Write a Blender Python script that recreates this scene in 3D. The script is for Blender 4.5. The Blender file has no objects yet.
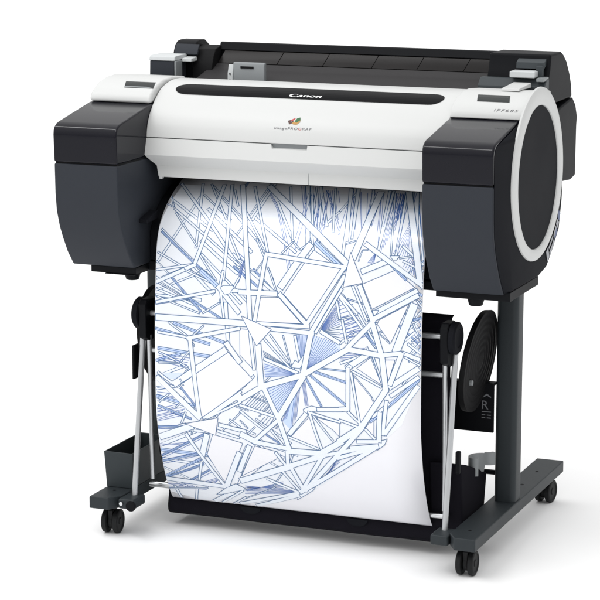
import bpy, bmesh, math, random
from mathutils import Vector, Matrix

random.seed(7)
scene = bpy.context.scene
COL = scene.collection
WORLD = (.54, 1.18, 1.2, (-.2, -.2, 0))
LAMPS = [('softbox_overhead', (-1.0, -1.2, 3.2), (0, 0, .68), 2.6, .28, 27),
         ('softbox_left', (-2.4, -2.2, 1.8), (0, 0, .7), .5, 1.8, 4)]
INK = """
t -2846 441 -185 428 2414 468 2841 2855 2920 4073 2906 4591 2563 5463 2022 5979 500 7215 102 7528 -832 7800 -2317 7917 -2980 7742 -3065 6490 -3072 5006 -3113 3285 -2963 1677
F 0 -210 257 -114 486 -25 702 54 898 126 1079 191 1247 247 1401 296 1545 339 1681 375 1810
F 0 -166 253 -91 437 -19 613 48 779 109 932 165 1076 216 1212 262 1338 303 1457 340 1570
F 0 -125 262 -52 451 17 632 81 801 138 957 191 1105 238 1242 280 1370
F 0 -89 258 -15 432 55 598 122 755 182 901 239 1039 291 1169 339 1291 382 1405
F 0 -45 254 30 429 102 596 170 755 233 902 291 1041 345 1172 394 1294 438 1409
F 0 -9 250 70 425 146 592 217 751 283 897 345 1036 402 1167 455 1290 503 1405
F 0 41 265 121 443 198 613 270 774 336 922 398 1062 455 1195 508 1318 555 1434
F 0 384 344 481 526 574 699 662 860 743 1010 821 1152 893 1284 959 1407 1022 1523 1080 1635
F 0 420 340 514 514 604 681 689 837 769 981 844 1119 916 1247 981 1367 1043 1481
F 0 467 348 540 516 609 677 673 828 733 968 789 1101
F 0 518 343 572 526 623 701 667 863 707 1014 742 1157 772 1290
F 0 558 352 635 530 709 701 777 859 839 1006 898 1146 951 1276
F 0 590 349 635 522 677 689 713 844 745 988 772 1125 796 1253 814 1373
F 0 361 333 457 485 550 632 640 771 724 901
F 0 644 343 710 495 773 643 832 782
F 0 -908 462 -785 641 -668 807 -557 960 -452 1105
F 0 -883 460 -759 638 -642 805 -532 958 -426 1103
F 0 -840 494 -720 662 -607 818 -500 963 -397 1101
F 0 -452 1105 -371 1270 -299 1421 -234 1563 -176 1697 -124 1824
F 0 -426 1103 -345 1268 -272 1419 -206 1561 -147 1695 -95 1822
F 0 -390 1100 -307 1265 -233 1417 -166 1558 -105 1692 -51 1820
f -124 1824 35 2470 0
f -95 1822 72 2451 0
f -51 1820 93 2415 0
f -631 804 -521 904 0
B 68 -539 851 -429 1024 -324 1186 -228 1334 -139 1473 -55 1603 22 1727 94 1846
B 62 -445 283 -358 507 -277 719 -206 912 -142 1091 -85 1256 -36 1408 6 1550 41 1684 70 1812
B 62 294 405 352 599 404 781 450 948 490 1105 525 1251 553 1387 576 1514
B 68 916 1041 827 1225 728 1394 622 1551
F 0 890 304 947 518 1000 720 1044 905 1082 1076 1114 1236 1139 1383 1159 1521 1172 1651 1180 1775
F 0 933 300 964 488 992 668 1014 836 1031 991 1043 1138 1051 1274 1053 1402 1051 1522 1044 1637
F 0 980 308 1031 522 1078 724 1116 909 1149 1081 1175 1241 1194 1387 1207 1525 1215 1656 1217 1779
F 0 1027 316 1076 534 1119 740 1154 927 1182 1101 1205 1262 1219 1411 1229 1550 1232 1682 1229 1807
F 0 1082 324 1128 505 1171 678 1209 840 1241 990 1270 1132 1293 1264 1312 1388 1327 1505 1338 1617
F 0 1124 319 1188 498 1248 669 1304 829 1353 977 1399 1117 1441 1249 1478 1372 1510 1488
F 0 1150 330 1218 523 1281 706 1338 875 1390 1033 1437 1181 1478 1319 1514 1447
F 0 1103 322 1152 502 1199 674 1240 835 1275 984 1307 1125 1334 1257 1357 1381 1375 1497
F 0 1463 297 1486 486 1506 667 1520 835 1529 991 1534 1138 1534 1275
F 0 1510 305 1536 492 1560 671 1578 837 1591 991 1600 1137 1604 1272 1603 1399
F 0 1617 320 1643 503 1666 677 1684 840 1697 991 1706 1133 1710 1267 1710 1391
F 0 1641 459 1694 647 1742 821 1783 982 1820 1134 1851 1275 1877 1406 1899 1531 1916 1648 1929 1761
F 0 1643 331 1700 531 1753 720 1799 894 1840 1056 1875 1208 1905 1348 1930 1480 1950 1604 1965 1723
F 0 1680 642 1727 829 1767 1001 1802 1162 1830 1311 1853 1449 1871 1580
F 0 1883 306 1928 549 1967 776 1997 981 2019 1170 2033 1343 2040 1503 2040 1652 2032 1793 2019 1929
F 0 1923 305 1964 535 2000 750 2027 946 2048 1127 2062 1294 2069 1448 2069 1592 2064 1728 2052 1858
F 0 1963 305 2000 521 2032 724 2057 910 2076 1083 2090 1244 2096 1392 2098 1530 2093 1661 2084 1786
F 0 2003 305 2036 506 2064 698 2087 875 2104 1039 2117 1192 2123 1334 2125 1467 2122 1593 2114 1712
F 0 2043 305 2071 492 2097 671 2117 838 2132 993 2143 1139 2149 1275 2151 1402 2148 1523 2142 1637
F 0 2083 304 2110 499 2134 685 2152 857 2164 1016 2173 1166 2176 1306 2174 1436 2168 1559
F 0 2123 304 2145 483 2165 655 2180 816 2190 964 2197 1106 2200 1238 2198 1362 2192 1479
F 0 1912 329 1968 500 2021 664 2069 818 2113 960 2154 1096 2190 1224
F 0 1962 324 2012 489 2059 648 2103 798 2142 937 2178 1069 2211 1194
F 0 2011 318 2055 478 2098 632 2137 778 2171 913 2203 1042 2231 1165
F 0 2060 313 2107 498 2150 674 2188 838 2222 991 2251 1134
F 0 2109 308 2149 486 2186 656 2219 816 2247 964 2271 1104
F 0 2043 328 2076 509 2107 683 2132 844 2152 995 2169 1137 2181 1269
F 0 2075 325 2108 492 2138 652 2164 803 2186 944 2205 1077 2220 1203
F 0 2106 321 2145 504 2180 678 2211 841 2236 991 2258 1134
F 0 2138 318 2176 483 2212 642 2243 792 2271 930 2295 1063
F 0 2522 1131 2490 1323 2450 1498 2401 1662 2344 1815 2280 1964
F 0 2533 1196 2507 1372 2474 1534 2433 1687 2385 1831 2331 1970
F 0 2543 1259 2523 1419 2497 1570 2465 1711 2426 1846 2382 1977
F 0 2552 1319 2535 1502 2509 1671 2475 1830 2432 1984
F 0 2560 1378 2552 1545 2536 1700 2513 1848 2483 1991
F 0 2567 1435 2568 1587 2563 1729 2551 1865 2533 1998
F 0 2573 1491 2586 1672 2589 1841 2584 2005
F 0 2579 1546 2605 1708 2623 1862 2634 2012
f 2722 1883 2523 2201 0
f 2729 1938 2568 2232 0
f 2735 1992 2613 2262 0
f 2741 2045 2657 2293 0
f 2745 2099 2701 2324 0
f 2750 2152 2746 2354 0
f 2754 2206 2789 2385 0
f 2016 1808 1752 2178 0
f 1998 1830 1778 2186 0
f 1979 1853 1804 2195 0
f 1961 1875 1830 2203 0
f 1943 1897 1855 2212 0
f 1924 1918 1881 2220 0
F 0 2371 333 2440 514 2505 688 2565 849 2620 999 2672 1141 2719 1274 2761 1397 2799 1514
F 0 2399 330 2469 518 2536 698 2597 865 2653 1019 2705 1165 2752 1301 2794 1427 2832 1547 2866 1661
B 48 1890 305 1964 566 2030 807 2085 1024 2133 1223 2170 1403 2199 1570 2220 1725 2233 1873 2240 2017
B 62 1082 324 1054 481 1025 634 993 778 956 912 916 1041
B 55 2380 383 2480 649 2569 889 2649 1107 2719 1305 2779 1485 2831 1651 2874 1808 2910 1958 2941 2106
b 1553 2164 1619 1921 34
b 1619 1921 1744 1913 34
b 2420 2039 2768 1966 48
b 1192 1845 1446 1739 41
B 74 918 238 993 527 1058 792 1109 1028 1151 1243 1179 1436 1199 1614 1207 1780 1207 1939 1199 2094
B 76 1066 239 1115 429 1161 611 1202 782 1237 939 1268 1087 1294 1226 1315 1355 1331 1477
B 67 1390 240 1438 409 1484 571 1526 725 1563 869 1596 1004 1626 1132 1652 1253 1675 1366
B 55 -55 235 66 495 179 738 280 955 372 1155 453 1337 525 1504 588 1659 643 1806 690 1947
B 81 2318 243 2384 469 2446 683 2500 878 2547 1058 2589 1225 2623 1378 2652 1522 2676 1657 2693 1785
B 56 126 236 191 472 249 695 299 897 340 1084 374 1256 399 1414 418 1561 429 1700 434 1832
B 74 214 236 271 410 325 576 374 734 418 881 459 1019 495 1150 527 1273 554 1388
B 82 886 238 954 463 1017 674 1072 868 1119 1047 1161 1214 1194 1366 1222 1509 1244 1643 1259 1771
B 66 1044 239 1102 452 1156 654 1203 840 1242 1012 1277 1173 1305 1321 1327 1459 1343 1590 1355 1714
B 85 2358 243 2434 498 2503 735 2563 949 2615 1146 2658 1325 2694 1489 2722 1643 2743 1788 2758 1927
B 56 551 237 612 429 669 612 721 784 766 942 807 1092 843 1231 874 1361 900 1483 921 1600
B 71 1751 241 1809 507 1859 754 1898 975 1929 1179 1951 1363 1963 1533 1968 1691 1964 1840 1954 1985
B 63 2255 243 2305 429 2353 606 2396 773 2434 926 2468 1072 2498 1208
B 71 2129 242 2191 524 2245 783 2286 1014 2319 1226 2340 1416 2353 1592 2357 1755 2352 1911 2340 2063
B 65 -103 235 14 510 121 765 214 992 298 1200 369 1388 431 1561 483 1722 525 1874 560 2022
B 87 -65 235 43 540 138 819 218 1066 284 1289 337 1489 378 1673 406 1845 425 2011 437 2175
B 56 19 235 82 425 141 605 194 775 242 931 285 1079 323 1218 355 1346 383 1468
B 73 1832 241 1872 462 1907 670 1935 862 1956 1039 1972 1204 1981 1355 1984 1496 1982 1630 1974 1756
B 82 215 236 300 426 380 607 455 777 524 933 588 1081 647 1219 701 1348 750 1469
B 65 15 235 84 421 150 599 211 766 265 920 315 1066 360 1203 400 1330 435 1450 466 1564
F 0 2291 248 2344 433 2393 610 2438 777 2478 930 2514 1076 2545 1212 2573 1339
F 0 2077 271 2109 451 2139 624 2164 787 2184 937 2200 1079 2212 1212 2220 1337 2224 1455
F 0 2001 280 2043 444 2083 602 2120 752 2151 891 2180 1023 2205 1148
F 0 2337 243 2368 421 2396 591 2420 752 2440 901 2456 1042 2469 1175 2477 1299
F 0 1798 302 1835 484 1868 659 1897 823 1921 974 1941 1117 1957 1252 1967 1377
F 0 30 484 64 669 91 841 112 1000 128 1150 139 1290 143 1420 143 1543 138 1660 128 1771
F 0 463 439 515 633 562 814 602 979 636 1135 665 1280 688 1415 706 1542
F 0 995 385 1059 575 1118 755 1170 920 1217 1075 1259 1220 1296 1355 1327 1481 1354 1601
F 0 1301 353 1357 535 1410 708 1457 867 1499 1017 1537 1158 1570 1290
F 0 236 463 310 683 375 884 432 1069 481 1240 523 1396 557 1543 585 1681 605 1812 620 1938
F 0 479 438 520 650 554 845 580 1024 601 1192 613 1345 620 1488 620 1623 614 1751 602 1874
F 0 2215 256 2260 509 2298 746 2327 959 2348 1155 2360 1334 2365 1498 2363 1652 2353 1797 2336 1936
F 0 2071 272 2117 456 2160 632 2198 797 2231 949 2261 1094 2286 1229 2306 1355 2322 1474
F 0 108 476 150 721 180 942 201 1145 212 1330 213 1499 206 1656 190 1805 167 1948 137 2089
F 0 451 441 500 610 546 771 585 919 621 1059 653 1191 679 1315 701 1431
F 0 1925 288 1970 469 2013 644 2051 807 2083 958 2112 1101 2137 1235 2157 1359
F 0 291 457 344 638 392 808 434 964 472 1112 504 1250
F 0 425 443 486 671 537 879 580 1070 616 1246 642 1407 662 1557 674 1699 680 1833 679 1963
F 0 1401 343 1450 586 1491 812 1523 1016 1547 1204 1563 1375 1571 1534 1571 1683 1565 1824 1551 1960
F 0 363 450 391 624 414 788 431 939 445 1082 453 1217 457 1342 456 1461
B 54 -2246 773 -2016 965 -1795 1144 -1585 1308 -1384 1458
d -753 2457 228 3364 54
B 65 -2944 2485 -2835 2321 -2732 2158 -2635 1995 -2545 1831 -2468 1660 -2404 1477 -2352 1279 -2316 1059 -2294 816
b -2178 2584 -1618 3063 79
b -1232 2177 -52 3083 79
b -1945 2219 -791 3214 62
B 73 -1826 790 -1631 990 -1445 1175 -1270 1343 -1105 1499 -949 1644 -801 1782 -661 1913 -527 2043
B 50 -1197 1818 -1133 1684 -1078 1544 -1030 1394 -989 1234 -957 1059 -933 871 -918 665 -911 441 -911 201
B 79 -2005 1185 -1776 1369 -1559 1539 -1353 1696 -1158 1845 -971 1989 -791 2130
B 76 -934 1317 -690 1486 -457 1644 -234 1792 -20 1933 187 2072
B 77 -927 1435 -896 1314 -870 1185 -850 1046 -834 899 -823 743 -818 573 -817 395 -821 206 -833 1
d -1199 2436 -500 2920 58
b -1980 1944 -1084 2599 81
B 68 -2960 946 -2693 1129 -2437 1298 -2192 1452 -1956 1596 -1730 1732
D 57 -1447 575 -1444 442 -1442 304 -1446 157 -1453 1
b -2963 3164 -1893 3191 75
d -2962 4566 -2364 4373 73
b -2961 3019 -2027 3319 63
b -2962 5353 -1630 5615 84
b -2962 6476 -1683 5860 90
b -2961 4924 -2262 4615 77
d -2962 6582 -1726 6613 94
b -2963 7035 -2002 7462 63
d -2963 3333 -2172 3157 83
b -2962 5176 -2411 5059 85
b -2960 3065 -1752 2543 55
b -2960 6034 -1691 6046 74
b -2961 6814 -1987 6863 82
b -2962 4905 -1957 5278 60
b -2962 7293 -2502 7525 88
d -2960 3873 -1688 4115 77
d -2961 5335 -2013 5496 75
b 2963 4122 2568 4622 53
b 2958 2143 2453 1777 71
b 2962 2872 2632 2619 38
d 2962 3768 2405 3342 54
b 2963 2916 2722 2820 38
d 2950 2048 2641 2319 33
b 2962 3566 2658 3333 37
b 2962 2267 2502 2086 62
b 2963 3908 2754 3747 67
b 2962 3226 2429 3686 55
b 2962 3395 2436 3850 70
d 2963 2758 2658 2636 69
d 2963 3800 2697 4137 38
b 2963 3679 2671 4051 51
b -688 6060 -356 6219 36
b -597 5579 121 4837 37
b -776 6143 -282 6469 59
b -776 5160 -106 5325 38
b -1427 5454 -689 4700 63
b -1616 5285 -828 5478 35
b -1631 5722 -1129 5212 47
b -520 5123 108 5492 39
b -887 6128 -446 6418 53
b -1685 6285 -1282 6483 59
b -355 6242 226 6395 51
b -1446 5971 -983 5500 42
b -1631 6210 -1313 6293 37
b -1135 5876 -697 5990 58
b -991 6116 -696 5813 43
b -1686 6421 -913 6817 40
b 184 5918 596 6025 51
b -679 5629 99 6123 56
b -247 6398 -18 6511 57
b -1281 5703 -1034 5859 54
b -1810 5562 -1404 5149 51
b -799 6439 -267 6710 54
b 2017 2819 2345 3212 44
b 2199 3248 2623 3135 48
b 1759 3344 2044 3403 48
b 1758 3252 1978 3298 49
b 1361 3790 1591 4069 55
b 1752 3638 2008 3569 34
b 1392 3326 1706 3391 35
b 2158 3314 2427 3083 34
b 1122 3945 1531 3596 61
b 2050 3572 2214 3528 46
b 1230 2841 1539 3209 43
b 1163 3371 1480 3287 43
b 1964 3884 2137 3920 54
b 1278 2926 1691 3012 41
B 68 -2425 365 -2335 637 -2259 883 -2196 1106 -2146 1307 -2109 1490 -2083 1660 -2069 1819 -2065 1973 -2068 2124
B 48 -2200 396 -2020 579 -1847 752 -1683 911 -1524 1060 -1371 1200 -1225 1330
B 55 -2231 365 -2106 555 -1986 734 -1875 898 -1769 1053 -1670 1197 -1577 1331 -1490 1457
B 55 -1625 534 -1524 731 -1432 911 -1346 1079
B 75 -2912 414 -2748 600 -2590 775 -2442 936 -2299 1087 -2163 1228 -2034 1359 -1911 1482 -1793 1599
B 82 -1793 1599 -1650 1754 -1517 1902 -1392 2046 -1273 2189 -1157 2331 -1045 2474
B 62 -2765 1242 -2517 1416 -2281 1578 -2055 1729 -1841 1872 -1635 2011 -1435 2148 -1239 2285 -1047 2422
B 48 -2690 1350 -2539 1514 -2399 1667 -2269 1811 -2148 1950 -2033 2087
B 41 -2963 874 -2862 1052 -2769 1218
b -2958 1136 -2769 1218 41
b -1333 1795 -1053 2284 62
b -1962 2256 -1568 2771 55
b -2941 2250 -1795 2777 55
b -2963 2435 -2521 2827 48
b -2908 1749 -2070 2403 48
d -2896 1807 -2069 2438 55
d -2049 2454 -1606 2764 55
b -2086 2509 -1719 2771 55
b -2961 2630 -2106 2461 62
B 82 -1759 338 -1629 734 -1527 1075 -1453 1370 -1404 1629 -1380 1864 -1375 2089 -1382 2312 -1398 2536 -1416 2761
b -2830 2813 -2068 2466 96
B 96 -1926 355 -1873 685 -1840 977 -1825 1237 -1830 1466 -1851 1675 -1889 1869 -1941 2056 -2002 2241 -2069 2427
B 62 -1236 1070 -1096 1253 -967 1419 -848 1574 -736 1719 -634 1857 -538 1991 -448 2124
B 68 -1231 364 -1098 630 -978 872 -870 1090 -774 1289 -690 1469 -616 1636 -552 1792 -498 1942 -451 2089
b -727 1827 -495 2230 48
f -1084 2165 -957 2260 0
f -1063 2240 -945 2336 0
f -1044 2314 -935 2411 0
f -1026 2389 -925 2487 0
f -1008 2465 -916 2563 0
f -991 2540 -906 2639 0
f -974 2615 -897 2714 0
f -942 2259 -1073 2580 0
f -953 2329 -1072 2629 0
f -965 2399 -1071 2678 0
f -978 2469 -1070 2726 0
f -991 2540 -1069 2775 0
b -819 2511 -670 2483 34
b -670 2483 -495 2230 34
b -134 2103 94 1846 48
b 94 1846 263 2009 48
b 263 2009 491 1802 48
b -431 2398 -293 2673 48
l -2927 2777 -2166 3182 0
l -2926 2820 -2127 3221 0
l -2925 2862 -2088 3260 0
l -2924 2904 -2049 3300 0
b -2962 2782 -2166 3182 62
d -2166 3182 -1436 3557 55
d -2677 2690 -1894 3443 55
b -2937 3184 -1932 3481 48
b -2295 2593 -1565 2859 55
d -2542 3722 -1353 4061 75
b -2658 3713 -2194 3997 55
b -2908 3946 -2213 4005 68
d -2908 4290 -1696 4384 82
b -2889 4374 -2388 4567 55
b -2900 4581 -2388 4571 41
b -2388 4567 -2059 4164 48
b -2059 4164 -2155 4065 41
b -2389 4585 -2159 4717 48
b -1874 3477 -1480 3220 48
b -1480 3220 -1460 3124 48
b -1833 3721 -2117 3991 48
b -1473 2922 -1379 3546 68
b -1348 3193 -1277 4101 96
b -1421 2534 -1489 2888 68
b -2954 3316 -1581 2982 82
b -2961 2892 -2295 2576 96
b -1168 2866 -1041 2648 55
b -1260 2949 -1034 2943 89
d -1951 2570 -1488 2923 116
b -1527 2891 -1022 3421 116
b -1259 2977 -989 3219 68
q -1488 2906 -1414 2855 -1195 2840 -1186 2902 -1258 3012 -1371 3054
f -2882 4410 -2156 4451 0
f -2883 4453 -2180 4503 0
f -2883 4496 -2203 4555 0
f -2884 4540 -2227 4607 0
f -2884 4583 -2251 4660 0
s -2741 4824 -2334 4790 -2394 4918 -2860 4951
f -2928 5157 -2671 5160 0
f -2930 5249 -2557 5259 0
f -2932 5293 -2599 5366 0
f -2935 5396 -2441 5285 0
f -2937 5433 -2481 5318 0
f -2941 5544 -2154 5751 0
f -2944 5601 -2158 5801 0
f -2946 5627 -2409 5466 0
f -2949 5676 -2373 5547 0
f -2962 5849 -2337 5600 0
f -2962 5880 -2309 5642 0
f -2963 5907 -2265 5686 0
f -2962 6006 -2444 5961 0
f -2963 6052 -2447 5993 0
f -2963 6083 -2412 6028 0
f -2951 5703 -2410 5495 0
f -2958 5791 -2457 5656 0
f -2956 5764 -2297 5566 0
b -2895 5466 -2654 5261 48
d -2918 5542 -2148 5777 55
b -2510 5560 -2287 5301 41
b -2401 5910 -2281 5632 55
d -2958 6024 -2428 5991 48
b -2189 6141 -2138 6000 41
b -2893 4609 -2427 4581 41
b -2408 4569 -2197 4659 48
b -2197 4659 -2355 4889 41
f -2963 6702 -1873 6070 0
f -2961 6756 -1870 6120 0
f -2961 6802 -1866 6159 0
f -2962 6849 -2079 6554 0
f -2962 6891 -2085 6595 0
f -2962 6945 -2092 6645 0
f -2962 7243 -2059 6687 0
f -2962 7272 -2021 6745 0
f -2962 7297 -1983 6804 0
f -2952 7315 -2138 6950 0
f -2401 7318 -1821 6913 0
f -2365 7333 -1809 6959 0
f -2318 7336 -1797 7009 0
f -2048 7319 -1707 7161 0
f -2028 7335 -1673 7188 0
f -2008 7352 -1638 7210 0
f -2962 6477 -2247 6323 0
f -2963 6439 -2256 6404 0
f -2961 7578 -2135 7530 0
f -2961 7614 -2062 7550 0
f -2963 7660 -2003 7470 0
f -2962 7497 -2448 7524 0
f -2962 7478 -2356 7469 0
f -2708 7536 -2326 7506 0
f -2747 7454 -1710 7379 0
f -1862 7361 -1671 7179 0
d -2962 6725 -1884 6106 48
d -2963 6872 -2085 6599 55
d -2962 7259 -2043 6714 62
d -2940 7295 -1983 6834 48
d -2403 7328 -1816 6934 48
b -2035 6789 -2179 7289 68
b -2265 7497 -2396 7925 68
b -2812 7525 -2737 7925 75
d -1882 6524 -1491 7255 89
b -2961 7642 -2011 7501 41
s 390 4599 548 3746 216 3755
s 390 4599 -467 4424 -449 4724
s 390 4599 -414 4935 -154 5505
s 390 4599 621 3741 1211 3902 1213 4040
u 390 4599 277 4910 123 5811 -54 5641 105 5264
f 364 4456 232 3765 0
f 369 4456 263 3765 0
f 375 4456 293 3764 0
f 380 4456 324 3764 0
f 385 4456 355 3763 0
f 390 4456 386 3763 0
f 396 4456 417 3762 0
f 401 4455 448 3762 0
f 406 4455 479 3761 0
f 411 4455 509 3761 0
f 417 4455 540 3760 0
l 127 4468 -492 4161 0
l 128 4478 -489 4194 0
l 128 4488 -486 4228 0
l 129 4498 -482 4261 0
l 130 4508 -479 4295 0
f 252 4573 -476 4437 0
f 252 4579 -472 4475 0
f 253 4585 -469 4514 0
f 254 4592 -465 4552 0
f 254 4598 -462 4590 0
f 255 4604 -458 4628 0
f 255 4610 -455 4667 0
f 256 4616 -451 4705 0
f 277 4652 -420 4980 0
f 281 4659 -394 5030 0
f 284 4666 -369 5081 0
f 288 4673 -343 5131 0
f 292 4680 -318 5182 0
f 295 4687 -292 5232 0
f 299 4694 -267 5283 0
f 302 4701 -242 5334 0
f 306 4708 -217 5385 0
f 310 4715 -191 5435 0
f 313 4722 -167 5486 0
f 433 4462 649 3752 0
f 442 4463 704 3759 0
f 450 4465 760 3767 0
f 459 4466 815 3775 0
f 468 4467 870 3783 0
f 477 4468 925 3790 0
f 486 4469 980 3798 0
f 495 4471 1035 3806 0
f 501 4474 1076 3829 0
f 505 4481 1102 3867 0
f 510 4487 1129 3906 0
f 514 4493 1155 3944 0
f 518 4499 1181 3982 0
f 522 4506 1207 4021 0
d 445 4630 810 5235 55
d 556 4585 1362 5167 62
d 630 4501 1364 4677 62
d 740 4421 1363 4439 41
f 378 4742 448 5251 0
f 400 4740 470 5249 0
f 422 4738 492 5247 0
f 445 4736 515 5245 0
f 229 4904 104 5812 0
f 255 4891 143 5733 0
f 281 4878 181 5656 0
f 307 4865 217 5579 0
f 333 4852 253 5503 0
f 68 5268 -73 5643 0
f 83 5266 -42 5618 0
f 98 5265 -11 5593 0
f 113 5264 20 5568 0
b -508 3864 186 4546 62
b -341 3799 204 4502 55
b 216 3772 379 4529 75
b -50 3793 149 4478 41
q 130 4462 223 4296 297 4343 407 4176 426 4314 334 4463
b -485 4319 297 4572 85
b -450 4814 -337 4697 41
l -950 5397 -603 5024 0
l -890 5406 -570 5060 0
l -829 5415 -536 5097 0
l -769 5424 -503 5133 0
l -709 5433 -470 5169 0
l -649 5442 -436 5206 0
l -589 5451 -403 5243 0
l -528 5460 -370 5279 0
l -468 5469 -337 5316 0
l -409 5478 -304 5352 0
l -349 5487 -271 5389 0
l -289 5496 -238 5426 0
l -623 5734 -464 5571 0
l -541 5741 -397 5575 0
l -458 5748 -329 5580 0
l -376 5755 -262 5584 0
l -293 5762 -194 5589 0
b -1025 5368 -201 5553 75
b -1029 5485 -483 5872 68
b -366 5822 -92 6176 62
d -489 5949 -165 6145 48
b -1038 5699 -861 5872 41
l -399 5757 -170 5821 0
l -352 5730 -168 5791 0
l -305 5703 -166 5760 0
l -258 5676 -164 5730 0
l -212 5649 -162 5700 0
f 800 3572 1186 2965 0
f 800 3580 1188 3015 0
f 800 3587 1189 3064 0
f 800 3595 1191 3114 0
f 800 3602 1193 3164 0
f 800 3610 1194 3214 0
f 801 3617 1196 3264 0
f 801 3625 1197 3313 0
f 801 3633 1198 3363 0
f 801 3640 1200 3413 0
f 801 3648 1201 3463 0
l 801 3656 1202 3517 0
l 802 3664 1203 3574 0
l 802 3673 1205 3632 0
l 802 3682 1206 3689 0
l 802 3690 1207 3747 0
l 802 3699 1209 3804 0
b 1114 2980 1198 3351 68
b 766 3643 1217 3867 96
f 1190 3094 1439 2949 0
f 1193 3176 1475 3036 0
f 1195 3258 1511 3122 0
f 1198 3341 1546 3208 0
f 1200 3423 1581 3295 0
f 1202 3506 1616 3381 0
f 1204 3588 1651 3468 0
f 1206 3671 1686 3554 0
f 1207 3754 1720 3641 0
f 1272 3414 1558 3255 0
f 1295 3467 1589 3315 0
f 1319 3521 1620 3374 0
f 1342 3574 1650 3433 0
f 1365 3627 1680 3493 0
f 1388 3681 1711 3552 0
f 1411 3734 1741 3612 0
f 1434 3787 1772 3671 0
f 1212 4006 1756 3927 0
f 1213 4047 1793 3962 0
f 1214 4089 1829 3997 0
f 1214 4130 1866 4032 0
f 1215 4172 1903 4067 0
f 1215 4214 1940 4102 0
b 1182 2855 1594 3246 75
b 1184 2906 1989 3881 75
b 1593 3218 2100 4003 62
b 1253 3381 1355 3856 68
d 1748 3601 1971 3841 55
b 1791 3890 1997 4357 55
b 1216 4283 1686 4088 68
f 2790 3673 2963 3828 0
f 2815 3569 2961 3714 0
f 2841 3465 2958 3599 0
f 2866 3361 2955 3483 0
f 2891 3257 2951 3368 0
f 2916 3154 2948 3253 0
b 2834 2855 2963 2999 48
b 2963 3046 2779 3300 48
b 2780 3334 2963 3683 51
b 2667 3751 2946 3934 68
b 2583 3963 2949 4070 102
d 2778 3266 2963 3203 55
b 2755 3710 2928 3560 41
b 2873 2971 2963 3091 34
b 2602 4030 2951 4190 55
p -56 2940 569 1989 1211 2357 520 3478
p -618 3053 -154 3019 359 3518 -682 3563
p -1017 3736 -821 3734 -730 4553 -1012 4292
p -2381 5047 -1300 4238 -728 4788 -1885 5767
p 1664 2615 2351 2287 2790 2604 1896 3110
p 2014 3409 2047 3321 2678 2951 2310 3780
p -1873 6580 -1690 6086 -1013 6226 -1542 7318
p -743 6267 -232 6401 -1301 7314
p -742 6263 -239 6346 -267 6515 -1147 7048
p 540 5476 731 6167 93 5966
p 1057 5717 659 5464 1210 5556 1196 5853
p 1581 4357 1886 4106 2125 4659
p 1509 4503 1909 4941 1963 5059 1668 5513
p 2192 4133 2407 4115 2269 4577
p 1757 5612 1961 5342 1950 5776
f 1887 5463 2806 4565 0
f 1917 5446 2835 4549 0
f 1946 5429 2863 4532 0
f 1975 5412 2891 4516 0
f 2004 5395 2920 4500 0
d 1869 5465 2934 4478 75
b 2306 4888 2933 4416 96
b 2305 4685 2931 4237 130
b 1907 5365 2306 5028 82
b 2190 5679 2920 4597 116
b 2089 5224 2055 5859 123
b 2234 4965 2146 5701 96
b 1454 4438 1656 5550 68
b 1472 4419 2125 4712 62
b 1509 4503 1909 4931 34
b 1909 4931 1963 5059 34
b 1392 4373 1391 5218 102
b 1397 5295 1686 5540 68
b 1211 5484 1648 5605 68
b 1774 5629 1966 5819 75
b 1558 5921 2017 5874 102
b 1939 4085 2143 4658 48
b 2085 4142 2167 4377 41
b 1215 5252 1398 5224 109
b 1400 6096 2011 5976 116
b 1086 6360 2010 5995 102
q 1961 6030 2073 5857 2239 5795 2169 5941 2005 6071
f -1116 7313 33 7299 0
f -1124 7356 31 7313 0
f -1134 7401 28 7327 0
f -1143 7447 25 7342 0
f -1154 7494 23 7357 0
f -1165 7542 20 7371 0
f -1107 7457 -197 7083 0
f -1100 7426 -204 7128 0
f -1094 7396 -211 7173 0
f -1088 7366 -219 7218 0
f -1082 7336 -226 7264 0
f 609 6984 1154 6430 0
f 666 6942 1159 6375 0
f 724 6902 1163 6320 0
f 781 6861 1168 6266 0
f 839 6821 1172 6212 0
f 896 6781 1175 6158 0
b -572 7042 105 7322 75
b -452 7248 -160 6822 41
b -1338 7782 -395 7250 34
b -193 6785 165 7304 75
d -147 6863 111 7289 34
b -986 7914 86 7420 116
b -1369 7895 101 7346 102
b 1706 5599 288 7242 116
b 751 6376 196 7277 102
b 42 6716 242 7226 109
b 163 7314 1961 6019 116
b -288 6352 -49 6693 82
b -185 6380 -206 6581 48
b -11 6322 -32 6704 102
b 119 6347 19 6596 48
b -856 6256 -1190 6953 123
b -932 6264 -1286 6956 34
b -1209 7188 -30 6691 157
b -48 6685 793 6321 137
b 774 6331 1920 5986 102
q 39 7558 128 7318 519 7142 460 7229
b 37 5964 693 6178 68
b 513 5377 1218 5527 68
b 549 5410 767 6170 75
b 623 5439 1041 5963 55
b -734 6166 52 6246 123
b -146 5595 49 6285 123
b 80 5891 456 5429 116
b 699 5306 1233 5257 102
q 402 5327 477 5284 589 5238 722 5261 698 5335 550 5374 493 5426 419 5415
b 29 6298 759 6279 150
b 760 6267 1225 5963 150
b -1063 6007 -732 6146 154
b -731 6135 -146 5595 102
b -489 4924 -156 5578 123
b 408 4633 -144 5548 137
b 1684 5594 1189 5948 150
b 2216 4756 1684 5590 137
b 2548 3973 2305 4626 123
b 2126 4052 2216 4763 137
b 1381 4357 1866 4015 137
q 1326 4361 1417 4284 1490 4330 1436 4422 1363 4428
b 2801 2925 2439 3913 184
b 2036 3579 2293 3781 34
b 2137 4041 2530 3968 109
b 1376 3975 2137 4051 130
b 1375 3944 1887 3402 116
b 1905 3383 2119 4042 130
b 1939 3302 2883 2750 116
b 1918 3201 2863 2657 116
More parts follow.
